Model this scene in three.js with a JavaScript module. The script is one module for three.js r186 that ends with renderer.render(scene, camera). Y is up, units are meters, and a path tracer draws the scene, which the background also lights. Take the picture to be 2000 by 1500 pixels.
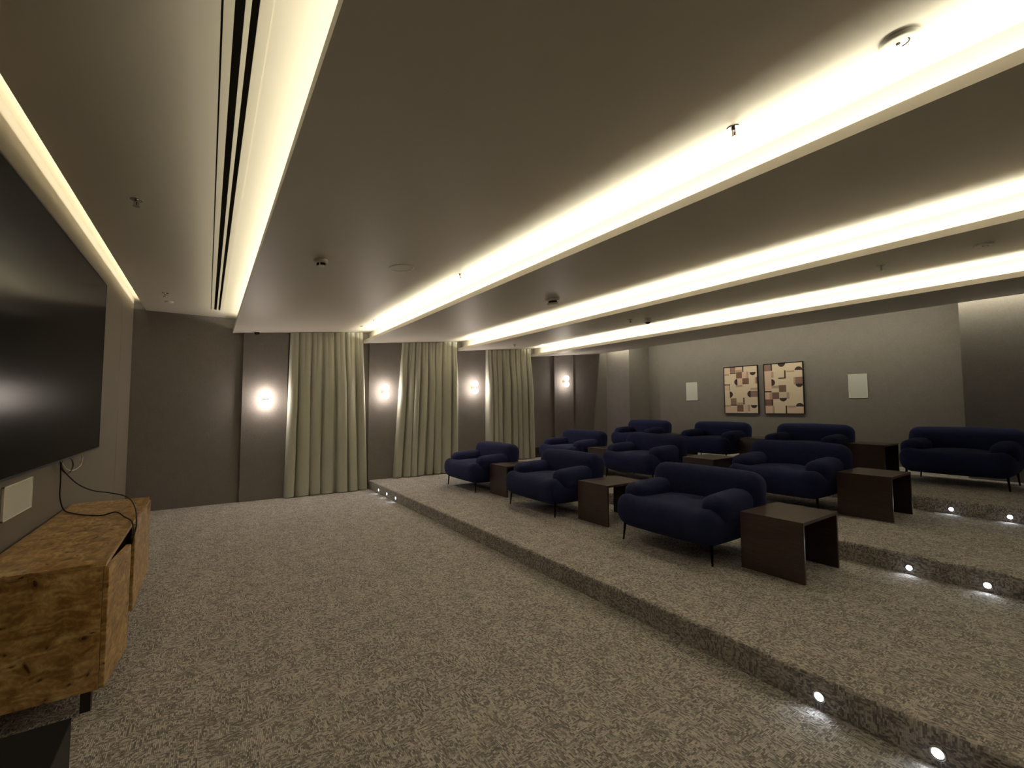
import * as THREE from 'three';
import { mergeGeometries, mergeVertices } from 'three/addons/utils/BufferGeometryUtils.js';
import { RectAreaLightUniformsLib } from 'three/addons/lights/RectAreaLightUniformsLib.js';

// ---------------------------------------------------------------- camera, exposure
const scene = new THREE.Scene();
scene.background = new THREE.Color(0x000000);
const R = Math.PI / 180;
const camera = new THREE.PerspectiveCamera(2 * Math.atan(750 / 857.8) / R, 4 / 3, 0.05, 60);
camera.position.set(0.986, 1.5, 8.433);
camera.rotation.set(3.204 * R, -34.72 * R, -0.179 * R, 'YXZ');
const renderer = new THREE.WebGLRenderer({ antialias: true });
renderer.toneMapping = THREE.LinearToneMapping;
renderer.toneMappingExposure = 1.92;
renderer.shadowMap.enabled = true;
RectAreaLightUniformsLib.init();

// ---------------------------------------------------------------- the lamps' levels
const COVE_COLOR = new THREE.Color().setRGB(1.0, 0.945, 0.71);
const COVE = 48, FIRST_COVE = 18, TV_COVE = 38, BACK_COVE = 48;
const SCONCE = 0.32, STEP = 0.022;

// ---------------------------------------------------------------- dimensions read from the photograph
const H = 0.159;                                   // riser height
const X1 = 3.536, X2 = 5.675, X3 = 7.803;          // the three risers
const LIP = [1.292, 3.389, 5.4, 7.379];            // outer edge of each cove lip
const YL = 2.75, SLOPE = 0.1, SET = 0.115;         // ceiling panels rise one in ten behind each lip
const YA = 2.988;                                  // flat ceiling in front of the screen wall
const XE = 9.78, XP = 10.04, XB = 10.85;             // end of last panel, proud back wall, recessed back wall
const ZF = -0.04, ZN = 10.6;                       // wall behind the curtains, wall behind the camera
const panelY = (x) => { let y = YA; LIP.forEach((l) => { if (x >= l) y = YL + SLOPE * (x - l); }); return y; };
const floorY = (x) => (x >= X3 ? 3 * H : x >= X2 ? 2 * H : x >= X1 ? H : 0);

// ---------------------------------------------------------------- helpers
let seed = 7;
const rnd = () => { seed = (seed * 1664525 + 1013904223) >>> 0; return seed / 4294967296; };
const taken = {};
function numbered(name) {
  if (taken[name] === undefined) { taken[name] = 0; return name; }
  taken[name]++;
  return name + '_' + String(taken[name]).padStart(3, '0');
}
function metreUV(g) {                                // texture coordinates in metres, by the way a face points
  if (g.index) g = g.toNonIndexed();
  g.computeVertexNormals();
  const p = g.attributes.position, n = g.attributes.normal, uv = new Float32Array(p.count * 2);
  for (let i = 0; i < p.count; i++) {
    const ax = Math.abs(n.getX(i)), ay = Math.abs(n.getY(i)), az = Math.abs(n.getZ(i));
    let u, v;
    if (ay >= ax && ay >= az) { u = p.getZ(i); v = p.getX(i); }
    else if (ax >= az) { u = p.getZ(i); v = p.getY(i); }
    else { u = p.getX(i); v = p.getY(i); }
    uv[2 * i] = u; uv[2 * i + 1] = v;
  }
  g.setAttribute('uv', new THREE.BufferAttribute(uv, 2));
  return g;
}
const bx = (x0, x1, y0, y1, z0, z1) => metreUV(new THREE.BoxGeometry(x1 - x0, y1 - y0, z1 - z0).translate((x0 + x1) / 2, (y0 + y1) / 2, (z0 + z1) / 2));
function chamfer(x0, x1, y0, y1, z0, z1, c = 0.003) {  // a box with small bevelled edges
  const w = x1 - x0, h = y1 - y0, d = z1 - z0;
  const s = new THREE.Shape([[-w / 2 + c, -h / 2 + c], [w / 2 - c, -h / 2 + c], [w / 2 - c, h / 2 - c], [-w / 2 + c, h / 2 - c]].map((q) => new THREE.Vector2(...q)));
  const g = new THREE.ExtrudeGeometry(s, { depth: d - 2 * c, bevelEnabled: true, bevelThickness: c, bevelSize: c, bevelSegments: 2 });
  g.translate((x0 + x1) / 2, (y0 + y1) / 2, z0 + c);
  return metreUV(g);
}
function prismZ(points, z0, z1) {                    // a profile in x and y swept along z
  const g = new THREE.ExtrudeGeometry(new THREE.Shape(points.map((q) => new THREE.Vector2(...q))), { depth: z1 - z0, bevelEnabled: false });
  g.translate(0, 0, z0);
  return metreUV(g);
}
function soft(w, h, d, r, n = 12, bulge = 0) {       // an upholstered block: rounded on every edge and a little puffed
  let g = new THREE.BoxGeometry(w, h, d, n, n, n);
  const p = g.attributes.position, half = [w / 2, h / 2, d / 2], v = new THREE.Vector3(), q = new THREE.Vector3();
  for (let i = 0; i < p.count; i++) {
    v.fromBufferAttribute(p, i);
    const t = [v.x / half[0], v.y / half[1], v.z / half[2]].map((a) => Math.sin(a * Math.PI / 2) * 0.45 + a * 0.55);
    v.set(t[0] * half[0], t[1] * half[1], t[2] * half[2]);
    q.set(...[v.x, v.y, v.z].map((a, k) => Math.max(-(half[k] - r), Math.min(half[k] - r, a))));
    v.sub(q); if (v.length() > 1e-6) v.setLength(r);
    v.add(q);
    const f = [v.x, v.y, v.z].map((a, k) => Math.max(0, 1 - (a / half[k]) ** 2));
    v.x += Math.sign(v.x) * bulge * f[1] * f[2] * Math.min(1, Math.abs(v.x / half[0]) * 1.2);
    v.y += Math.sign(v.y) * bulge * f[0] * f[2] * Math.min(1, Math.abs(v.y / half[1]) * 1.2);
    v.z += Math.sign(v.z) * bulge * f[0] * f[1] * Math.min(1, Math.abs(v.z / half[2]) * 1.2);
    p.setXYZ(i, v.x, v.y, v.z);
  }
  g.deleteAttribute('uv'); g.deleteAttribute('normal');
  g = mergeVertices(g, 1e-5);
  g.computeVertexNormals();
  const a = g.attributes.position, m = g.attributes.normal, uv = new Float32Array(a.count * 2);
  for (let i = 0; i < a.count; i++) {
    uv[2 * i] = a.getX(i) + a.getZ(i); uv[2 * i + 1] = a.getY(i) + 0.5 * a.getZ(i);
  }
  g.setAttribute('uv', new THREE.BufferAttribute(uv, 2));
  return g;
}
const disc = (r, h, n = 40) => new THREE.CylinderGeometry(r, r, h, n);
const lathe = (pts, n = 40) => new THREE.LatheGeometry(pts.map((q) => new THREE.Vector2(...q)), n);
function tube(points, r, n = 60) {
  return new THREE.TubeGeometry(new THREE.CatmullRomCurve3(points.map((q) => new THREE.Vector3(...q))), n, r, 8);
}
function obj(name, geo, material, parent = scene) {
  const list = Array.isArray(geo) ? geo : [geo];
  const g = list.length > 1 ? mergeGeometries(list.map((k) => (k.index ? k.toNonIndexed() : k))) : list[0];
  const o = new THREE.Mesh(g, material);
  o.name = parent === scene ? numbered(name) : name;
  o.castShadow = o.receiveShadow = true;
  parent.add(o);
  return o;
}
function struct(name, geo, material) { const o = obj(name, geo, material); o.userData.kind = 'structure'; return o; }
function thing(name, label, category, [x, y, z] = [0, 0, 0], turn = 0, group) {
  const o = new THREE.Group(); o.name = numbered(name); scene.add(o);
  o.position.set(x, y, z); o.rotation.y = turn;
  o.userData = { label, category }; if (group) o.userData.group = group;
  return o;
}
function tag(o, label, category, group) { o.userData.label = label; o.userData.category = category; if (group) o.userData.group = group; return o; }
function dup(root, [x, y, z], turn, label, group) {
  const r = root.clone(); r.name = numbered(root.userData.base || root.name); scene.add(r);
  r.position.set(x, y, z); r.rotation.y = turn;
  r.userData = { label, category: root.userData.category }; if (group) r.userData.group = group;
  return r;
}

// ---------------------------------------------------------------- procedural textures
function lattice(n, s) {                              // tileable value noise on an n by n lattice
  const save = seed; seed = s; const a = new Float32Array(n * n); for (let i = 0; i < a.length; i++) a[i] = rnd(); seed = save;
  return (u, v) => {
    u = ((u % 1) + 1) % 1 * n; v = ((v % 1) + 1) % 1 * n;
    const i = Math.floor(u) % n, j = Math.floor(v) % n, fu = u - Math.floor(u), fv = v - Math.floor(v);
    const su = fu * fu * (3 - 2 * fu), sv = fv * fv * (3 - 2 * fv), i1 = (i + 1) % n, j1 = (j + 1) % n;
    return (a[j * n + i] * (1 - su) + a[j * n + i1] * su) * (1 - sv) + (a[j1 * n + i] * (1 - su) + a[j1 * n + i1] * su) * sv;
  };
}
function lattice2(nu, nv, s) {                        // the same with different counts along u and v
  const save = seed; seed = s; const a = new Float32Array(nu * nv); for (let i = 0; i < a.length; i++) a[i] = rnd(); seed = save;
  return (u, v) => {
    u = ((u % 1) + 1) % 1 * nu; v = ((v % 1) + 1) % 1 * nv;
    const i = Math.floor(u) % nu, j = Math.floor(v) % nv, fu = u - Math.floor(u), fv = v - Math.floor(v);
    const su = fu * fu * (3 - 2 * fu), sv = fv * fv * (3 - 2 * fv), i1 = (i + 1) % nu, j1 = (j + 1) % nv;
    return (a[j * nu + i] * (1 - su) + a[j * nu + i1] * su) * (1 - sv) + (a[j1 * nu + i] * (1 - su) + a[j1 * nu + i1] * su) * sv;
  };
}
function bake(n, metres, fn, color = true) {          // fn(u, v) gives [r, g, b] in sRGB 0..255, or one height 0..1
  const d = new Uint8Array(n * n * 4);
  for (let j = 0; j < n; j++) for (let i = 0; i < n; i++) {
    const c = fn((i + 0.5) / n, (j + 0.5) / n), k = 4 * (j * n + i);
    if (color) { d[k] = c[0]; d[k + 1] = c[1]; d[k + 2] = c[2]; } else d[k] = d[k + 1] = d[k + 2] = Math.max(0, Math.min(255, c * 255));
    d[k + 3] = 255;
  }
  const t = new THREE.DataTexture(d, n, n);
  t.wrapS = t.wrapT = THREE.RepeatWrapping; t.magFilter = THREE.LinearFilter; t.minFilter = THREE.LinearMipmapLinearFilter; t.generateMipmaps = true;
  if (color) t.colorSpace = THREE.SRGBColorSpace;
  t.repeat.set(1 / metres, 1 / metres); t.needsUpdate = true;
  return t;
}
const mixc = (a, b, t) => a.map((x, i) => x + (b[i] - x) * t);
const clamp01 = (x) => Math.max(0, Math.min(1, x));
const sstep = (a, b, x) => { const t = clamp01((x - a) / (b - a)); return t * t * (3 - 2 * t); };

// carpet: loops in two directions, light broken threads over a darker taupe ground
const THREADS = 252, DASH = 112, cP = lattice(46, 15), cQ = lattice(9, 16), cG = lattice(420, 17), cS = lattice(30, 18);
const cell = (i, j, k) => { let h = (i * 374761393 + j * 668265263 + k * 2147483629) | 0; h = Math.imul(h ^ (h >>> 13), 1274126177); return ((h ^ (h >>> 16)) >>> 0) / 4294967296; };
const threads = (u, v, k) => {                          // dashes along u, each a loop of yarn with its own tone
  const y = v * THREADS, j = Math.floor(y) % THREADS, x = u * DASH + cell(j, 7, k), i = Math.floor(x) % DASH, fy = y - Math.floor(y), fx = x - Math.floor(x);
  return cell(i, j, k + 3) * (0.5 + 0.5 * Math.pow(Math.sin(Math.PI * fy), 0.7)) * (0.7 + 0.3 * Math.pow(Math.sin(Math.PI * fx), 0.5));
};
const carpetAt = (u, v) => {
  const dir = sstep(0.42, 0.58, cP(u, v)), s = threads(u, v, 1) * (1 - dir) + threads(v, u, 2) * dir;
  return sstep(0.02, 0.8, s * 0.78 + cG(u, v) * 0.16 + cS(u, v) * 0.14);
};
const CARPET_N = 1024;
const carpetField = new Float32Array(CARPET_N * CARPET_N);
for (let j = 0; j < CARPET_N; j++) for (let i = 0; i < CARPET_N; i++) carpetField[j * CARPET_N + i] = carpetAt((i + 0.5) / CARPET_N, (j + 0.5) / CARPET_N);
const carpetGet = (u, v) => carpetField[Math.floor(v * CARPET_N) * CARPET_N + Math.floor(u * CARPET_N)];
const carpetMap = bake(CARPET_N, 1.8, (u, v) => { const s = carpetGet(u, v), w = cQ(u, v); return mixc(mixc([124, 119, 118], [128, 123, 119], w), mixc([224, 218, 214], [220, 215, 208], w), s); });
const carpetBump = bake(CARPET_N, 1.8, (u, v) => carpetGet(u, v), false);

// wall covering: a fine taupe weave
const wA = lattice2(40, 256, 21), wB = lattice2(256, 40, 22), wC = lattice(8, 23);
const weave = (u, v) => 0.5 * wA(u, v) + 0.5 * wB(u, v);
const wallMap = bake(512, 0.8, (u, v) => mixc([118, 113, 109], [139, 132, 127], weave(u, v) * 0.8 + wC(u, v) * 0.2));
const wallBump = bake(512, 0.8, (u, v) => weave(u, v), false);

// upholstery
const fA = lattice(200, 31), fB = lattice(90, 32), fC = lattice(7, 33);
const upMap = bake(512, 0.5, (u, v) => mixc([22, 28, 68], [44, 52, 106], fA(u, v) * 0.5 + fB(u, v) * 0.3 + fC(u, v) * 0.2));
const upBump = bake(512, 0.5, (u, v) => fA(u, v) * 0.6 + fB(u, v) * 0.4, false);

// curtain cloth
const kA = lattice2(30, 250, 41), kB = lattice2(250, 30, 42);
const clothMap = bake(512, 0.5, (u, v) => mixc([180, 180, 166], [198, 198, 183], 0.5 * kA(u, v) + 0.5 * kB(u, v)));
const clothBump = bake(512, 0.5, (u, v) => 0.5 * kA(u, v) + 0.5 * kB(u, v), false);

// burl veneer: warped honey figure with dark knots
const bA = lattice(6, 51), bB = lattice(14, 52), bC = lattice(60, 53), bD = lattice2(12, 60, 55), knots = [];
for (let i = 0; i < 46; i++) knots.push([rnd(), rnd(), 0.004 + 0.010 * rnd() * rnd(), 0.5 + rnd()]);
const burlMap = bake(1024, 0.8, (u, v) => {
  const x = u + 0.05 * (bA(u, v) - 0.5) + 0.04 * (bB(u, v) - 0.5), y = v + 0.05 * (bA(v, u) - 0.5) + 0.04 * (bB(v, u) - 0.5);
  const s = 0.34 * bD(x, y) + 0.3 * bB(x, y) + 0.2 * bC(u, v) + 0.16 * bC(y * 2, x * 2);
  let c = mixc(mixc([150, 108, 62], [186, 146, 90], sstep(0.2, 0.5, s)), [238, 204, 142], sstep(0.4, 0.85, s)), k = 0;
  for (const [kx, ky, r, e] of knots) {
    let dx = Math.abs(x - kx); dx = Math.min(dx, 1 - dx); let dy = Math.abs(y - ky); dy = Math.min(dy, 1 - dy);
    const q = Math.hypot(dx * e, dy / e) / r;
    if (q < 6) k = Math.max(k, q < 1 ? 0.85 : 0.6 * Math.exp(-(q - 1) * 0.9) * (0.6 + 0.4 * Math.sin(q * 5)));
  }
  return mixc(c, [58, 32, 16], clamp01(k));
});

// dark stained wood
const dA = lattice2(8, 160, 61), dB = lattice2(20, 300, 62);
const wengeMap = bake(512, 0.7, (u, v) => mixc([50, 36, 31], [86, 65, 55], dA(u, v) * 0.6 + dB(u, v) * 0.4));

// perforated white grille
const grilleMap = bake(128, 0.032, (u, v) => { const a = (u * 8) % 1 - 0.5, b = (v * 8) % 1 - 0.5; return Math.hypot(a, b) < 0.26 ? [150, 152, 146] : [212, 214, 206]; });

// ---------------------------------------------------------------- materials
const M = {};
const std = (k, o) => { M[k] = new THREE.MeshStandardMaterial(o); return M[k]; };
std('carpet', { map: carpetMap, bumpMap: carpetBump, bumpScale: 0.004, roughness: 1 });
std('wall', { map: wallMap, bumpMap: wallBump, bumpScale: 0.0006, roughness: 0.85 });
std('ceiling', { color: 0xd2cbc0, roughness: 0.5 });
std('pale', { color: 0xc9c0ae, roughness: 0.8 });
std('screenwall', { color: 0x756d62, roughness: 0.8 });
std('baseboard', { color: 0x3a2a22, roughness: 0.5 });
M.up = new THREE.MeshPhysicalMaterial({ map: upMap, bumpMap: upBump, bumpScale: 0.0025, roughness: 0.95, sheen: 0.35, sheenRoughness: 0.5, sheenColor: new THREE.Color(0x5a64a0) });
std('blackmetal', { color: 0x141212, roughness: 0.45, metalness: 0.6 });
M.wenge = new THREE.MeshPhysicalMaterial({ map: wengeMap, roughness: 0.34, ior: 1.7 });
std('burl', { map: burlMap, roughness: 0.28 });
std('dark', { color: 0x1c1917, roughness: 0.8 });
std('darkwood', { color: 0x2a1a12, roughness: 0.5 });
M.cloth = new THREE.MeshPhysicalMaterial({ map: clothMap, bumpMap: clothBump, bumpScale: 0.0008, roughness: 0.75, sheen: 0.3, sheenRoughness: 0.4, sheenColor: new THREE.Color(0xcfc6a8), side: THREE.DoubleSide });
M.screen = new THREE.MeshPhysicalMaterial({ color: 0x040404, roughness: 0.16, ior: 1.16 });
std('bezel', { color: 0x0a0a0a, roughness: 0.35 });
std('white', { color: 0xe6e2d8, roughness: 0.5 });
std('grille', { map: grilleMap, roughness: 0.7 });
std('chrome', { color: 0xc8c6c2, roughness: 0.18, metalness: 1 });
std('redglass', { color: 0x5a1020, roughness: 0.15 });
std('ductmetal', { color: 0x6d6c69, roughness: 0.6 });
std('rail', { color: 0xd6cfc2, roughness: 0.45 });
std('blackrubber', { color: 0x120d0b, roughness: 0.55 });
std('whiterubber', { color: 0xcac4b8, roughness: 0.5 });
std('subtop', { color: 0x040404, roughness: 0.95 });
std('subside', { color: 0x2b2826, roughness: 0.75 });
std('brass', { color: 0x8a7350, roughness: 0.3, metalness: 1 });
std('darkdome', { color: 0x0c0b0a, roughness: 0.12 });
M.strip = new THREE.MeshStandardMaterial({ color: 0xffffff, emissive: COVE_COLOR.clone(), emissiveIntensity: 2.0 });
M.globe = new THREE.MeshStandardMaterial({ color: 0xffffff, emissive: new THREE.Color().setRGB(1.0, 0.95, 0.87), emissiveIntensity: 3.0, roughness: 0.3 });
M.steplens = new THREE.MeshStandardMaterial({ color: 0xffffff, emissive: new THREE.Color().setRGB(0.85, 0.93, 1.0), emissiveIntensity: 5.0, roughness: 0.3 });

// ---------------------------------------------------------------- the room
// floors: the flat floor before the screen and three carpeted tiers with a rounded nosing
struct('floor', bx(-0.2, X1 + 0.3, -0.1, 0, -0.3, ZN), M.carpet);
function tier(x0, y0) {
  const r = 0.022, pts = [[x0, y0 - 0.0]];
  for (let k = 0; k <= 5; k++) { const a = Math.PI - k / 5 * Math.PI / 2; pts.push([x0 + r + r * Math.cos(a), y0 + H - r + r * Math.sin(a)]); }
  pts.push([XB + 0.1, y0 + H], [XB + 0.1, y0]);
  return prismZ(pts.reverse(), -0.3, ZN);
}
for (const [x, y] of [[X1, 0], [X2, H], [X3, 2 * H]]) struct('floor_platform', tier(x, y), M.carpet);

// the curtain wall with its proud pilasters
struct('wall_left', bx(-0.2, XB + 0.1, 0, 3.3, -0.3, ZF), M.wall);
[[1.447, 2.11], [3.51, 4.135], [5.4, 6.1], [8.127, 8.767]].forEach(([a, b], i) => struct('trim_' + (i + 1), bx(a, b, floorY(a) - (i === 1 || i === 2 ? 0 : 0), panelY((a + b) / 2) + 0.02, ZF, 0), M.wall));
struct('baseboard_left', chamfer(7.44, 8.127, 2 * H, 2 * H + 0.24, ZF, ZF + 0.014), M.baseboard);
// the screen wall: a pale panelled lining with one upright joint, stopping short of the curtain wall
struct('wall_front', [bx(-0.2, 0.0, 0, 3.3, -0.04, ZN), bx(0, 0.09, 0, 2.89, 0.35, 1.301), bx(0, 0.09, 0, 2.89, 1.31, ZN), bx(0, 0.09, 2.89, 3.08, 0.35, ZN), bx(0, 0.08, 0, 2.89, 1.30, 1.311)], M.screenwall);
// the back wall: a recess between two proud ends
struct('wall_back', [bx(XB, XB + 0.2, 0, 3.3, -0.04, ZN), bx(XP, XB, 3 * H, 3.3, ZF, 0.755), bx(XP, XB, 3 * H, 3.3, 6.92, ZN)], M.wall);
struct('wall_right', bx(-0.2, XB + 0.2, 0, 3.3, ZN, ZN + 0.2), M.wall);

// ceilings
const VX0 = 0.985, VX1 = 1.141, VZ0 = 0.56, VZ1 = 9.9, TA = 0.014, XA = LIP[0] + SET;
struct('ceiling', [bx(0.189, VX0, YA, YA + TA, ZF, ZN), bx(VX1, XA + 0.015, YA, YA + TA, ZF, ZN), bx(VX0, VX1, YA, YA + TA, ZF, VZ0), bx(VX0, VX1, YA, YA + TA, VZ1, ZN)], M.ceiling);
struct('ceiling', [bx(-0.2, 0.55, 3.072, 3.1, ZF, ZN), bx(0.5, 0.55, YA + TA, 3.072, ZF, ZN)], M.pale);
LIP.forEach((xl, k) => {
  const prev = k === 0 ? YA : YL + SLOPE * (xl + SET - LIP[k - 1]);
  const xe = k < 3 ? LIP[k + 1] + SET : XE, ye = YL + SLOPE * (xe - xl);
  const pts = [[xl, YL], [xe, ye], [xe, ye + 0.015], [xl + SET + 0.015, YL + SLOPE * (SET + 0.015) + 0.018], [xl + SET + 0.015, prev + 0.012], [xl + SET, prev + 0.012], [xl + SET, YL + 0.022], [xl + 0.018, YL + 0.022], [xl + 0.018, YL + 0.055], [xl, YL + 0.055]];
  struct('ceiling', prismZ(pts, ZF, ZN), M.ceiling);
});
struct('ceiling', [bx(-0.2, XB + 0.2, 3.3, 3.35, -0.3, ZN + 0.2)], M.pale);

// cove lamps: a strip in each trough behind a lip, one over the screen wall and one over the back wall
function strip(label, x, y, z0, z1, aim, level, w = 0.02) {
  const o = thing('cove_light_strip', label, 'light strip', [x, y, z0], 0, 'cove lighting');
  obj('diffuser', bx(-0.006, 0.006, 0, 0.006, 0, z1 - z0), M.strip, o);
  const l = new THREE.RectAreaLight(COVE_COLOR, level, z1 - z0, w);
  l.up.set(1, 0, 0); l.position.set(0.012 * aim[0], 0.012, (z1 - z0) / 2);
  o.add(l); o.updateMatrixWorld(true);
  l.up.set(aim[1], -aim[0], 0);
  l.lookAt(new THREE.Vector3(x + l.position.x + aim[0], y + l.position.y + aim[1], z0 + l.position.z));
  return o;
}
const coveNames = ['linear light strip behind the ceiling lip beside the air slot', 'linear light strip behind the ceiling lip over the first step', 'linear light strip behind the ceiling lip over the second step', 'linear light strip behind the ceiling lip over the third step'];
LIP.forEach((xl, k) => strip(coveNames[k], xl + 0.098, YL + 0.022, 0.3, ZN - 0.2, [-0.78, 0.63], k ? COVE : FIRST_COVE));
strip('linear light strip above the ceiling edge over the television wall', 0.30, YA + TA, 0.36, ZN - 0.2, [-0.8, 0.6], TV_COVE);
strip('linear light strip on the upstand above the ceiling edge along the back wall', XE + 0.012, 3.16, 0.1, ZN - 0.2, [0.8, -0.6], BACK_COVE);
struct('ceiling', bx(XE - 0.02, XE, panelY(XE - 0.02) + 0.012, 3.3, ZF, ZN), M.pale);

// ---------------------------------------------------------------- curtains
function curtain(label, x0, x1, b0, b1, yb, folds, s) {
  const nx = 336, ny = 28, pos = [], uv = [], idx = [];
  seed = s;
  const ph = [], am = []; for (let i = 0; i < folds + 2; i++) { ph.push(0.75 + 0.5 * rnd()); am.push(0.65 + 0.5 * rnd()); }
  const cum = [0]; for (let i = 0; i < folds; i++) cum.push(cum[i] + ph[i]);
  const total = cum[folds];
  for (let j = 0; j <= ny; j++) for (let i = 0; i <= nx; i++) {
    const u = i / nx, t = j / ny, q = u * total;
    let k = 0; while (k < folds - 1 && q > cum[k + 1]) k++;
    const f = (q - cum[k]) / ph[k], a = am[k] * (1 - Math.min(f, 1)) + am[k + 1] * Math.min(f, 1);
    const g = Math.min(f, 1), main = Math.pow(Math.max(0, Math.sin(Math.PI * g)), 0.36), pinch = Math.pow(Math.abs(Math.sin(2 * Math.PI * g + 0.4)), 0.7);
    const top = sstep(0.62, 1.0, t);
    const depth = -0.006 + 0.155 * a * ((1 - top) * main + top * (0.42 * main + 0.2 * pinch)) * (0.8 + 0.3 * (1 - t));
    const lean = 0.02 * Math.sin(2.1 * t + k * 1.7) * (1 - top) * Math.sin(Math.PI * u);
    const x = (x0 + (x1 - x0) * u) * t + (b0 + (b1 - b0) * u) * (1 - t) + lean - 0.02 * a * Math.sin(2 * Math.PI * g) * main * (1 - top);
    const yt = panelY(x0 + (x1 - x0) * u) - 0.004;
    pos.push(x, yb + (yt - yb) * t, -0.022 + depth);
    uv.push(u * (x1 - x0) * 1.7, t * 2.7);
  }
  for (let j = 0; j < ny; j++) for (let i = 0; i < nx; i++) { const a = j * (nx + 1) + i, b = a + 1, c = a + nx + 1, d = c + 1; idx.push(a, b, d, a, d, c); }
  const g = new THREE.BufferGeometry();
  g.setAttribute('position', new THREE.Float32BufferAttribute(pos, 3)); g.setAttribute('uv', new THREE.Float32BufferAttribute(uv, 2)); g.setIndex(idx); g.computeVertexNormals();
  const o = thing('curtain', label, 'curtain', [0, 0, 0], 0, 'floor-length curtains');
  obj('cloth', g, M.cloth, o);
  return o;
}
curtain('olive grey pleated curtain standing on the flat floor beside the first step', 2.14, 3.385, 2.09, 3.49, 0.012, 7, 101);
curtain('olive grey pleated curtain behind the front row armchair by the wall', 4.15, 5.395, 3.99, 5.39, H + 0.012, 8, 202);
curtain('olive grey pleated curtain behind the second row, closest to the back wall', 6.11, 7.37, 6.10, 7.42, 2 * H + 0.012, 8, 303);

// ---------------------------------------------------------------- television, its cables, speaker plate
{
  const t = thing('television', 'huge black flat television on the pale panelled wall above the sideboard', 'television', [0.09, 1.145, 4.18]);
  obj('mount', chamfer(0, 0.03, 0.45, 1.1, -0.5, 0.5), M.bezel, t);
  obj('housing', chamfer(0.03, 0.066, 0.004, 1.556, -1.378, 1.378, 0.004), M.bezel, t);
  const f = obj('bezel', [chamfer(0.064, 0.071, 0, 0.012, -1.382, 1.382, 0.001), chamfer(0.064, 0.071, 1.548, 1.56, -1.382, 1.382, 0.001), chamfer(0.064, 0.071, 0.012, 1.548, -1.382, -1.37, 0.001), chamfer(0.064, 0.071, 0.012, 1.548, 1.37, 1.382, 0.001)], M.bezel, t);
  const s = obj('screen', bx(0.064, 0.069, 0.012, 1.548, -1.37, 1.37), M.screen, t);
  s.userData.label = 'dark glossy screen';
}
function loudspeaker(label, at, w, h, turn) {         // lies in the local x-y plane, facing +z
  const o = thing('loudspeaker_panel', label, 'speaker', at, turn);
  obj('frame', [chamfer(-w / 2, w / 2, -h / 2, -h / 2 + 0.008, 0, 0.012, 0.002), chamfer(-w / 2, w / 2, h / 2 - 0.008, h / 2, 0, 0.012, 0.002), chamfer(-w / 2, -w / 2 + 0.008, -h / 2, h / 2, 0, 0.012, 0.002), chamfer(w / 2 - 0.008, w / 2, -h / 2, h / 2, 0, 0.012, 0.002)], M.white, o);
  obj('grille', bx(-w / 2 + 0.007, w / 2 - 0.007, -h / 2 + 0.007, h / 2 - 0.007, 0, 0.009), M.grille, o);
  return o;
}
loudspeaker('pale rectangular in-wall speaker under the television above the sideboard', [0.09, 0.99, 4.67], 0.475, 0.19, Math.PI / 2);
loudspeaker('pale upright speaker panel on the back wall between the corner and the pictures', [XB, 1.91, 2.03], 0.305, 0.445, -Math.PI / 2);
loudspeaker('pale upright speaker panel on the back wall between the pictures and the aisle', [XB, 1.895, 5.415], 0.29, 0.445, -Math.PI / 2);

// ---------------------------------------------------------------- burl sideboard
{
  const x0 = 0.115, x1 = 0.585, y0 = 0.135, y1 = 0.745, z0 = 3.46, z1 = 5.45, b = thing('sideboard', 'honey burl wood sideboard with an ajar door below the television', 'sideboard', [x0, 0, z0]);
  const L = z1 - z0, W = x1 - x0;
  obj('body', [chamfer(0, W, y0, y0 + 0.02, 0, L), chamfer(0, W, y0 + 0.02, y1 - 0.022, L - 0.02, L), chamfer(0, W, y0 + 0.02, y1 - 0.022, 0, 0.02), chamfer(0, 0.012, y0 + 0.02, y1 - 0.022, 0.02, L - 0.02)], M.burl, b);
  obj('top', chamfer(0, W + 0.012, y1 - 0.022, y1, 0, L, 0.004), M.burl, b);
  obj('inner_lining', [bx(0.014, W - 0.03, y0 + 0.021, y1 - 0.024, 1.56, 1.565), bx(0.014, W - 0.03, y0 + 0.021, y1 - 0.024, 0.97, 0.975), bx(0.0125, 0.02, y0 + 0.021, y1 - 0.024, 0.975, 1.56), bx(0.02, W - 0.01, y0 + 0.0205, y0 + 0.024, 0.975, 1.56), bx(0.02, W - 0.01, y1 - 0.026, y1 - 0.0225, 0.975, 1.56)], M.darkwood, b);
  const far = obj('door', chamfer(W, W + 0.022, y0 + 0.004, y1 - 0.026, 0.003, 0.99, 0.004), M.burl, b);
  const near = obj('door', chamfer(0, 0.022, y0 + 0.004, y1 - 0.026, -0.43, 0, 0.004), M.burl, b);
  near.position.set(W + 0.001, 0, L - 0.002); near.rotation.y = -5 * R;
  for (const [lx, lz] of [[W - 0.055, L - 0.11], [0.05, L - 0.11], [W - 0.055, 0.11], [0.05, 0.11], [W - 0.055, L / 2]]) obj('leg', chamfer(lx - 0.02, lx + 0.02, 0, y0, lz - 0.02, lz + 0.02), M.darkwood, b);
}
tag(obj('power_cable', tube([[0.125, 1.138, 3.95], [0.125, 1.08, 3.93], [0.115, 0.98, 3.86], [0.11, 0.86, 3.83], [0.125, 0.765, 3.80], [0.20, 0.752, 3.95], [0.31, 0.751, 4.10], [0.40, 0.751, 4.16], [0.46, 0.768, 4.18], [0.53, 0.756, 4.33], [0.605, 0.752, 4.60], [0.622, 0.68, 4.72], [0.56, 0.45, 4.75]], 0.0042, 140), M.blackrubber), 'thin black cable lying across the sideboard top', 'cable');
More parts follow.
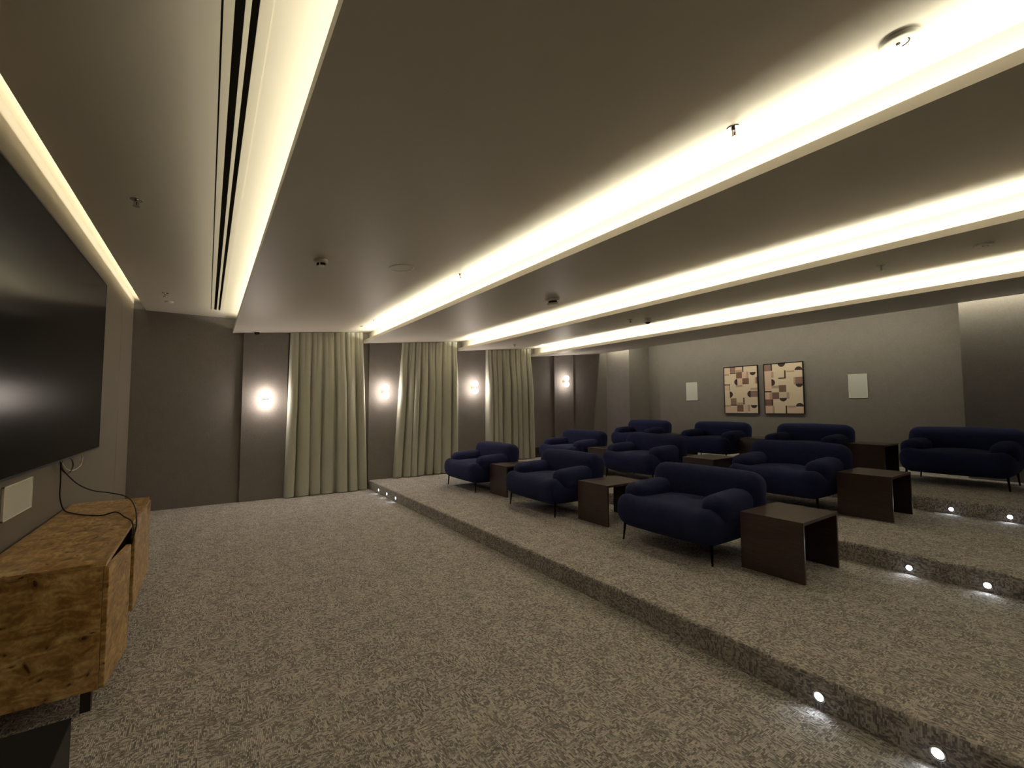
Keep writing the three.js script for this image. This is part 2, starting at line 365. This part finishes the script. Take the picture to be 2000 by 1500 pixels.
tag(obj('power_cable', tube([[0.128, 1.138, 3.93], [0.13, 1.08, 3.92], [0.16, 1.02, 3.90], [0.21, 0.94, 3.84], [0.28, 0.88, 3.78], [0.36, 0.85, 3.74], [0.45, 0.83, 3.80], [0.52, 0.82, 3.98], [0.58, 0.80, 4.26], [0.615, 0.775, 4.52], [0.626, 0.72, 4.66], [0.57, 0.5, 4.72]], 0.0042, 140), M.blackrubber), 'thin black cable arching above the sideboard from the television', 'cable');
tag(obj('looped_cable', tube([[0.125, 1.138, 3.76], [0.13, 1.11, 3.64], [0.135, 1.07, 3.62], [0.135, 1.03, 3.68], [0.13, 1.02, 3.76], [0.125, 1.07, 3.90], [0.122, 1.138, 3.94]], 0.004, 60), M.blackrubber), 'small black cable loop hanging under the television', 'cable');
tag(obj('white_cable', tube([[0.125, 1.138, 3.35], [0.13, 1.11, 3.29], [0.135, 1.06, 3.33], [0.135, 1.03, 3.46], [0.132, 1.03, 3.65], [0.13, 1.06, 3.80], [0.125, 1.135, 3.95]], 0.004, 60), M.whiterubber), 'white cable drooping in a curve under the television', 'cable');

// ---------------------------------------------------------------- black box by the screen wall
{
  const s = thing('equipment_box', 'low black box with a matt black top on the carpet next to the sideboard', 'box', [0.2, 0, 6.19]);
  obj('cabinet', chamfer(0, 0.42, 0.012, 0.392, 0, 0.44, 0.005), M.subside, s);
  obj('top', chamfer(0, 0.42, 0.392, 0.402, 0, 0.44, 0.003), M.subtop, s);
  for (const [a, c] of [[0.04, 0.04], [0.38, 0.04], [0.04, 0.4], [0.38, 0.4]]) obj('foot', disc(0.018, 0.012, 20).translate(a, 0.006, c), M.blackrubber, s);
}

// ---------------------------------------------------------------- armchairs (local: front towards -x, across z)
function makeArmchair(at, label) {
  const t = thing('armchair', label, 'armchair', at, 0, 'navy armchairs');
  t.userData.base = 'armchair';
  const seat = soft(0.90, 0.29, 1.07, 0.105, 16, 0.018), p = seat.attributes.position;
  for (let i = 0; i < p.count; i++) {                 // the front corners stand up a little, the belly tucks in below
    const x = p.getX(i), y = p.getY(i), z = p.getZ(i), up = clamp01((y + 0.02) / 0.16), fr = clamp01((-x - 0.18) / 0.2), sd = sstep(0.26, 0.46, Math.abs(z));
    p.setY(i, y + up * (0.040 * fr * sd + 0.016 * (1 - sstep(0.0, 0.4, Math.abs(z)))));
    if (y < 0) p.setX(i, x + (x < 0 ? 1 : -1) * 0.035 * clamp01(-y / 0.14));
    if (y < 0) p.setZ(i, p.getZ(i) * (1 - 0.035 * clamp01(-y / 0.14)));
  }
  seat.computeVertexNormals(); seat.translate(0.45, 0.287, 0);
  obj('seat', seat, M.up, t);
  const back = soft(0.27, 0.43, 1.15, 0.115, 16, 0.015);
  back.rotateZ(-0.16); back.translate(0.785, 0.517, 0);
  obj('backrest', back, M.up, t);
  for (const s of [-1, 1]) {
    const arm = soft(0.58, 0.265, 0.24, 0.088, 14, 0.012), q = arm.attributes.position;
    for (let i = 0; i < q.count; i++) { const x = q.getX(i), f = clamp01((x + 0.3) / 0.6); if (q.getY(i) > 0) q.setY(i, q.getY(i) * (0.86 + 0.2 * f)); }
    arm.computeVertexNormals(); arm.rotateY(s * 0.03); arm.translate(0.45, 0.442, s * 0.43);
    obj('armrest', arm, M.up, t);
  }
  for (const [lx, lz] of [[0.10, 0.47], [0.10, -0.47], [0.80, 0.47], [0.80, -0.47]]) {
    const leg = new THREE.CylinderGeometry(0.014, 0.008, 0.175, 14); leg.translate(0, 0.0875, 0);
    const a = leg.attributes.position; for (let i = 0; i < a.count; i++) { const f = 1 - a.getY(i) / 0.175; a.setX(i, a.getX(i) + (lx < 0.4 ? -1 : 1) * 0.012 * f); a.setZ(i, a.getZ(i) + Math.sign(lz) * 0.014 * f); }
    leg.translate(lx, 0, lz);
    obj('leg', leg, M.blackmetal, t);
  }
  return t;
}
const FX = 4.455;
const seats = [
  [FX, H, 5.79, 'navy armchair in the front row beside the table at the aisle'],
  [FX, H, 3.735, 'navy armchair in the middle of the front row between two side tables'],
  [FX, H, 1.785, 'navy armchair in the front row right in front of the curtains'],
  [FX + 2.1, 2 * H, 5.80, 'navy armchair in the second row beside the aisle table'],
  [FX + 2.1, 2 * H, 3.58, 'navy armchair in the middle of the second row'],
  [FX + 2.1, 2 * H, 1.83, 'navy armchair in the second row, closest to the curtain wall'],
  [FX + 4.45, 3 * H, 6.96, 'navy armchair on the top tier by the aisle, backing onto the proud wall'],
  [FX + 4.45, 3 * H, 5.10, 'navy armchair on the top tier between pictures and aisle-side speaker panel'],
  [FX + 4.45, 3 * H, 3.43, 'navy armchair on the top tier below the two pictures'],
  [FX + 4.45, 3 * H, 1.62, 'navy armchair on the top tier in the corner by the curtain wall'],
];
const chair0 = makeArmchair(seats[0].slice(0, 3), seats[0][3]);
seats.slice(1).forEach(([x, y, z, label]) => dup(chair0, [x, y, z], 0, label, 'navy armchairs'));

// ---------------------------------------------------------------- side tables
function makeTable(at, label) {
  const t = thing('side_table', label, 'side table', at, 0, 'dark wood side tables');
  t.userData.base = 'side_table';
  obj('top', chamfer(0, 0.65, 0.438, 0.463, -0.242, 0.242, 0.002), M.wenge, t);
  obj('side_panel', chamfer(0, 0.024, 0, 0.438, -0.242, 0.242, 0.002), M.wenge, t);
  obj('side_panel', chamfer(0.626, 0.65, 0, 0.438, -0.242, 0.242, 0.002), M.wenge, t);
  return t;
}
const TX = 4.735;
const tables = [
  [TX, H, 6.66, 'dark brown side table of the front row standing by the aisle'],
  [TX, H, 4.67, 'dark brown side table between the middle and aisle armchairs of the front row'],
  [TX, H, 2.63, 'dark brown side table of the front row next to the curtain-side armchair'],
  [TX + 2.06, 2 * H, 6.66, 'dark brown side table of the second row standing by the aisle'],
  [TX + 2.06, 2 * H, 4.72, 'dark brown side table between the middle and aisle armchairs of the second row'],
  [TX + 2.06, 2 * H, 2.74, 'dark brown side table of the second row next to the curtain-side armchair'],
  [TX + 4.5, 3 * H, 5.95, 'dark brown side table on the top tier beside the aisle armchair'],
  [TX + 4.5, 3 * H, 4.265, 'dark brown side table on the top tier below the picture further from the curtains'],
  [TX + 4.5, 3 * H, 2.52, 'dark brown side table on the top tier next to the corner armchair'],
];
const table0 = makeTable(tables[0].slice(0, 3), tables[0][3]);
tables.slice(1).forEach(([x, y, z, label]) => dup(table0, [x, y, z], 0, label, 'dark wood side tables'));

// ---------------------------------------------------------------- pictures on the back wall
function print(kind) {
  const c = document.createElement('canvas'); c.width = 390; c.height = 540; const g = c.getContext('2d');
  const cream = '#dcc9b2', pink = '#d8bba8', mauve = '#8d6f66', brown = '#7a5a4c', tan = '#b39a86', dk = '#3b2a2a';
  g.fillStyle = cream; g.fillRect(0, 0, 390, 540);
  const r = (x, y, w, h, f) => { g.fillStyle = f; g.fillRect(x, y, w, h); };
  const half = (x, y, rad, a) => { g.fillStyle = dk; g.beginPath(); g.arc(x, y, rad, a, a + Math.PI); g.closePath(); g.fill(); };
  if (kind === 0) {
    r(0, 0, 72, 78, pink); r(72, 0, 66, 70, mauve); r(72, 70, 70, 10, dk); r(140, 0, 78, 40, pink); r(140, 36, 76, 28, tan); r(0, 78, 60, 20, tan);
    r(220, 0, 14, 66, dk); r(145, 64, 70, 72, brown); r(215, 64, 70, 74, pink); r(268, 64, 22, 74, tan); half(340, 74, 34, 0);
    half(160, 178, 38, Math.PI / 2); r(160, 138, 60, 76, pink); r(218, 138, 76, 70, brown); r(140, 214, 78, 22, tan); r(362, 132, 28, 72, tan); r(378, 132, 12, 72, brown);
    r(0, 200, 70, 12, dk); r(0, 212, 52, 60, pink); r(52, 212, 18, 66, tan); half(62, 322, 38, -Math.PI / 2); half(310, 322, 38, Math.PI / 2); r(310, 288, 80, 68, mauve); r(310, 254, 80, 22, tan);
    r(72, 368, 70, 78, mauve); r(72, 442, 74, 12, dk); r(0, 446, 72, 22, tan); r(222, 362, 14, 80, dk); r(148, 418, 72, 28, tan); r(148, 446, 74, 78, brown); r(274, 446, 24, 74, tan); half(344, 448, 36, 0); r(0, 470, 148, 70, pink); r(236, 446, 38, 94, pink);
  } else {
    r(0, 0, 76, 74, mauve); r(72, 0, 14, 74, dk); half(184, 0, 38, 0); half(352, 84, 38, Math.PI); r(232, 84, 80, 16, tan);
    r(0, 74, 74, 220, pink); r(74, 84, 26, 70, tan); r(210, 78, 14, 88, dk); r(148, 154, 76, 12, dk); half(74, 204, 38, -Math.PI / 2); r(300, 156, 26, 76, tan); r(318, 156, 72, 74, mauve); half(354, 228, 36, 0);
    r(74, 238, 80, 30, tan); r(150, 236, 74, 74, brown); r(0, 296, 72, 12, dk); r(0, 308, 50, 80, pink); r(48, 308, 30, 80, tan); r(78, 312, 72, 74, brown); r(150, 314, 76, 60, '#cdbca6'); r(226, 314, 28, 70, tan); half(190, 374, 38, 0);
    r(0, 388, 72, 70, brown); r(72, 388, 14, 70, dk); half(352, 468, 38, Math.PI); r(230, 458, 86, 22, tan); r(0, 462, 72, 78, pink); r(76, 462, 22, 78, tan); r(212, 458, 14, 82, dk); r(228, 480, 162, 60, pink);
  }
  const t = new THREE.CanvasTexture(c); t.colorSpace = THREE.SRGBColorSpace; return t;
}
[[3.255, 'framed abstract print with a black bar at its top edge and scattered half circles'], [4.145, 'framed abstract print with a black angle and a half circle at its top edge']].forEach(([z, label], i) => {
  const w = 0.77, h = 1.07, o = thing('framed_picture', label, 'picture', [XB, 1.905, z], -Math.PI / 2, 'pair of abstract pictures');
  const f = 0.014;
  obj('frame', [chamfer(-w / 2, w / 2, -h / 2, -h / 2 + f, 0, 0.04, 0.002), chamfer(-w / 2, w / 2, h / 2 - f, h / 2, 0, 0.04, 0.002), chamfer(-w / 2, -w / 2 + f, -h / 2 + f, h / 2 - f, 0, 0.04, 0.002), chamfer(w / 2 - f, w / 2, -h / 2 + f, h / 2 - f, 0, 0.04, 0.002)], M.bezel, o);
  const pm = new THREE.MeshStandardMaterial({ map: print(i), roughness: 0.7 });
  const pg = new THREE.BoxGeometry(w - 2 * f, h - 2 * f, 0.028); pg.translate(0, 0, 0.014);
  obj('printed_canvas', pg, pm, o);
});

// ---------------------------------------------------------------- wall lamps: two globes one above the other
function sconce(x, y, label) {
  const o = thing('wall_sconce', label, 'wall lamp', [x, y, 0], 0, 'twin-globe wall lamps');
  obj('backplate', disc(0.045, 0.012, 32).rotateX(Math.PI / 2).translate(0, 0, 0.006), M.brass, o);
  obj('stem', [disc(0.009, 0.075, 16).rotateX(Math.PI / 2).translate(0, 0, 0.045).toNonIndexed(), disc(0.034, 0.012, 24).translate(0, 0, 0.085).toNonIndexed()], M.brass, o);
  for (const s of [-1, 1]) {
    const g = new THREE.SphereGeometry(0.072, 32, 24); g.translate(0, s * 0.076, 0.085);
    obj('globe', g, M.globe, o);
    const l = new THREE.PointLight(new THREE.Color().setRGB(1.0, 0.86, 0.74), SCONCE, 0, 2); l.position.set(0, s * 0.076, 0.085); l.castShadow = true; l.shadow.radius = 3; o.add(l);
  }
}
sconce(1.785, 1.67, 'glowing twin-globe wall lamp between the dark wall and the first curtain');
sconce(3.80, 1.836, 'glowing twin-globe wall lamp above the first step between two curtains');
sconce(5.785, 1.968, 'glowing twin-globe wall lamp between the second and third curtains');
sconce(8.45, 2.187, 'glowing twin-globe wall lamp on the pilaster beyond the last curtain');

// ---------------------------------------------------------------- step lights in the risers
function stepLight(x, y, z, label) {
  const o = thing('step_light', label, 'step light', [x, y, z], 0, 'step lights');
  obj('trim_ring', lathe([[0.020, 0], [0.020, 0.006], [0.026, 0.007], [0.030, 0.004], [0.030, 0]], 28).rotateZ(Math.PI / 2), M.chrome, o);
  obj('lens', disc(0.0205, 0.004, 24).rotateZ(Math.PI / 2).translate(-0.003, 0, 0), M.steplens, o);
  const l = new THREE.SpotLight(new THREE.Color().setRGB(0.85, 0.92, 1.0), STEP, 0, 1.15, 0.6, 2); l.position.set(-0.009, 0, 0); l.target.position.set(-0.25, -0.12, 0); l.castShadow = true;
  o.add(l); o.add(l.target);
}
stepLight(X1, 0.062, 0.59, 'round step light in the first riser, closest to the curtain');
stepLight(X1, 0.062, 1.02, 'round step light in the first riser, middle one of three near the curtain');
stepLight(X1, 0.06, 1.445, 'round step light in the first riser, third one out from the curtain');
stepLight(X1, 0.062, 7.434, 'round step light in the first riser, first one past the aisle table');
stepLight(X1, 0.058, 7.867, 'round step light in the first riser, second one past the aisle table');
stepLight(X2, H + 0.05, 7.28, 'round step light in the second riser, first one past the tables');
stepLight(X2, H + 0.05, 7.713, 'round step light in the second riser, second one past the tables');
stepLight(X3, 2 * H + 0.053, 7.143, 'round step light in the third riser, below the top tier aisle armchair');
stepLight(X3, 2 * H + 0.053, 7.578, 'round step light in the third riser, furthest out along the aisle');

// ---------------------------------------------------------------- air slot
{
  const o = thing('air_slot_diffuser', 'long white linear air diffuser with two black slots in the ceiling', 'air vent', [0, YA, VZ0]);
  const L = VZ1 - VZ0, y0 = -0.004, y1 = 0.012;
  for (const [a, b] of [[0.992, 1.026], [1.058, 1.077], [1.102, 1.143]]) obj('rail', chamfer(a, b, y0, y1, 0.004, L - 0.004, 0.0015), M.rail, o);
  obj('duct', [bx(VX0 - 0.01, VX1 + 0.01, 0.29, 0.3, 0, L), bx(VX0 - 0.01, VX0, 0.014, 0.29, 0, L), bx(VX1, VX1 + 0.01, 0.014, 0.29, 0, L), bx(VX0 - 0.01, VX1 + 0.01, 0.014, 0.3, -0.01, 0), bx(VX0 - 0.01, VX1 + 0.01, 0.014, 0.3, L, L + 0.01)], M.ductmetal, o);
}

// ---------------------------------------------------------------- fittings on the ceiling
const tilt = (x) => (x < LIP[0] ? 0 : Math.atan(SLOPE));
function onCeiling(name, label, category, x, z, group) {
  const o = thing(name, label, category, [x, panelY(x), z], 0, group); o.rotation.z = tilt(x); return o;
}
function sprinkler(x, z, label) {
  const o = onCeiling('sprinkler_head', label, 'sprinkler', x, z, 'fire sprinklers');
  obj('escutcheon', lathe([[0.0, -0.002], [0.026, -0.002], [0.034, -0.004], [0.036, 0]], 32), M.chrome, o);
  obj('body', [disc(0.011, 0.018, 16).translate(0, -0.011, 0).toNonIndexed(), disc(0.0045, 0.03, 12).translate(-0.012, -0.03, 0).toNonIndexed(), disc(0.0045, 0.03, 12).translate(0.012, -0.03, 0).toNonIndexed()], M.chrome, o);
  obj('glass_bulb', disc(0.004, 0.026, 12).translate(0, -0.031, 0), M.redglass, o);
  obj('deflector', disc(0.02, 0.003, 20).translate(0, -0.047, 0), M.chrome, o);
}
sprinkler(0.53, 4.42, 'chrome sprinkler on the flat ceiling in front of the television');
sprinkler(0.50, 1.36, 'chrome sprinkler on the flat ceiling near the far corner of the television wall');
sprinkler(3.17, 4.31, 'chrome sprinkler on the first sloped ceiling panel beside the round speaker');
sprinkler(3.16, 1.38, 'chrome sprinkler on the first sloped ceiling panel near the first curtain');
sprinkler(3.17, 7.29, 'chrome sprinkler on the first sloped ceiling panel near the white sensor disc');
sprinkler(6.14, 4.10, 'chrome sprinkler on the third sloped panel beside the hanging detector');
sprinkler(6.13, 7.08, 'chrome sprinkler on the third sloped panel above the aisle side');
sprinkler(6.14, 1.09, 'chrome sprinkler on the third sloped panel near the last curtain');
function sensor(x, z, label, r = 0.06) {
  const o = onCeiling('sensor_disc', label, 'sensor', x, z, 'round ceiling sensors');
  obj('cover', lathe([[0, -0.016], [r * 0.8, -0.015], [r, -0.010], [r, 0]], 48), M.white, o);
  if (r > 0.05) {
    const s = new THREE.TorusGeometry(r * 0.45, 0.0022, 6, 20, 1.9).rotateX(Math.PI / 2).translate(0, -0.0155, 0);
    obj('slot', s, M.dark, o); obj('window', disc(0.007, 0.003, 16).translate(-0.004, -0.0165, -0.004), M.dark, o);
  }
}
sensor(0.51, 0.82, 'small white disc on the flat ceiling near the far corner of the television wall', 0.05);
sensor(3.17, 0.75, 'small white disc on the first sloped ceiling panel above the first curtain', 0.045);
sensor(3.17, 7.95, 'white round sensor with a curved slot on the first sloped ceiling panel', 0.064);
sensor(6.14, 7.74, 'flat round disc on the third sloped panel above the aisle', 0.06);
function flush(x, z, label) {
  const o = onCeiling('round_loudspeaker', label, 'speaker', x, z, 'flush round speakers');
  obj('rim', lathe([[0.104, -0.002], [0.11, -0.006], [0.118, -0.004], [0.12, 0]], 48), M.white, o);
  obj('grille', disc(0.106, 0.004, 48).translate(0, -0.001, 0), M.ceiling, o);
}
flush(2.5, 4.37, 'flush round speaker on the first sloped ceiling panel beside the smoke detector');
flush(6.88, 4.15, 'flush round speaker on the third sloped panel close to the last light cove');
{
  let o = onCeiling('smoke_detector', 'white domed smoke detector with a dark band on the first sloped panel', 'smoke detector', 1.76, 4.4);
  obj('base', lathe([[0, -0.03], [0.045, -0.03], [0.056, -0.022], [0.058, 0]], 40), M.white, o);
  obj('sensing_chamber', lathe([[0, -0.052], [0.03, -0.052], [0.036, -0.045], [0.036, -0.028]], 32), M.dark, o);
  obj('cap', [lathe([[0.0, -0.056], [0.030, -0.056], [0.036, -0.052], [0.03, -0.049], [0, -0.049]], 32).toNonIndexed()].concat([0, 1, 2, 3].map((k) => new THREE.BoxGeometry(0.008, 0.03, 0.008).translate(0.039 * Math.cos(k * 1.571 + 0.5), -0.04, 0.039 * Math.sin(k * 1.571 + 0.5)).toNonIndexed())), M.white, o);
  o = onCeiling('smoke_detector', 'two-tier smoke detector on a wide round base on the second sloped panel', 'smoke detector', 4.5, 4.26);
  obj('base', lathe([[0, -0.022], [0.085, -0.022], [0.092, -0.012], [0.092, 0]], 40), M.white, o);
  obj('sensing_chamber', disc(0.055, 0.026, 32).translate(0, -0.034, 0), M.dark, o);
  obj('cap', lathe([[0, -0.074], [0.06, -0.072], [0.076, -0.058], [0.076, -0.046], [0, -0.046]], 40), M.white, o);
  o = onCeiling('hanging_detector', 'small hanging detector with a dark lower face on the third sloped panel', 'smoke detector', 6.4, 4.21);
  obj('base', lathe([[0, -0.06], [0.048, -0.06], [0.05, -0.05], [0.05, 0]], 32), M.white, o);
  obj('lower_face', lathe([[0, -0.085], [0.026, -0.08], [0.044, -0.06], [0, -0.06]], 32), M.darkdome, o);
  o = onCeiling('dome_camera', 'small dark dome camera at the ceiling edge above the first wall lamp', 'camera', 1.62, 0.14);
  obj('base', lathe([[0, -0.016], [0.055, -0.016], [0.06, -0.008], [0.06, 0]], 32), M.white, o);
  obj('dome', new THREE.SphereGeometry(0.042, 24, 12, 0, Math.PI * 2, Math.PI / 2, Math.PI / 2).translate(0, -0.016, 0), M.darkdome, o);
}

scene.traverse((o) => { if (o.isLight && !o.isRectAreaLight) o.castShadow = true; });
renderer.render(scene, camera);
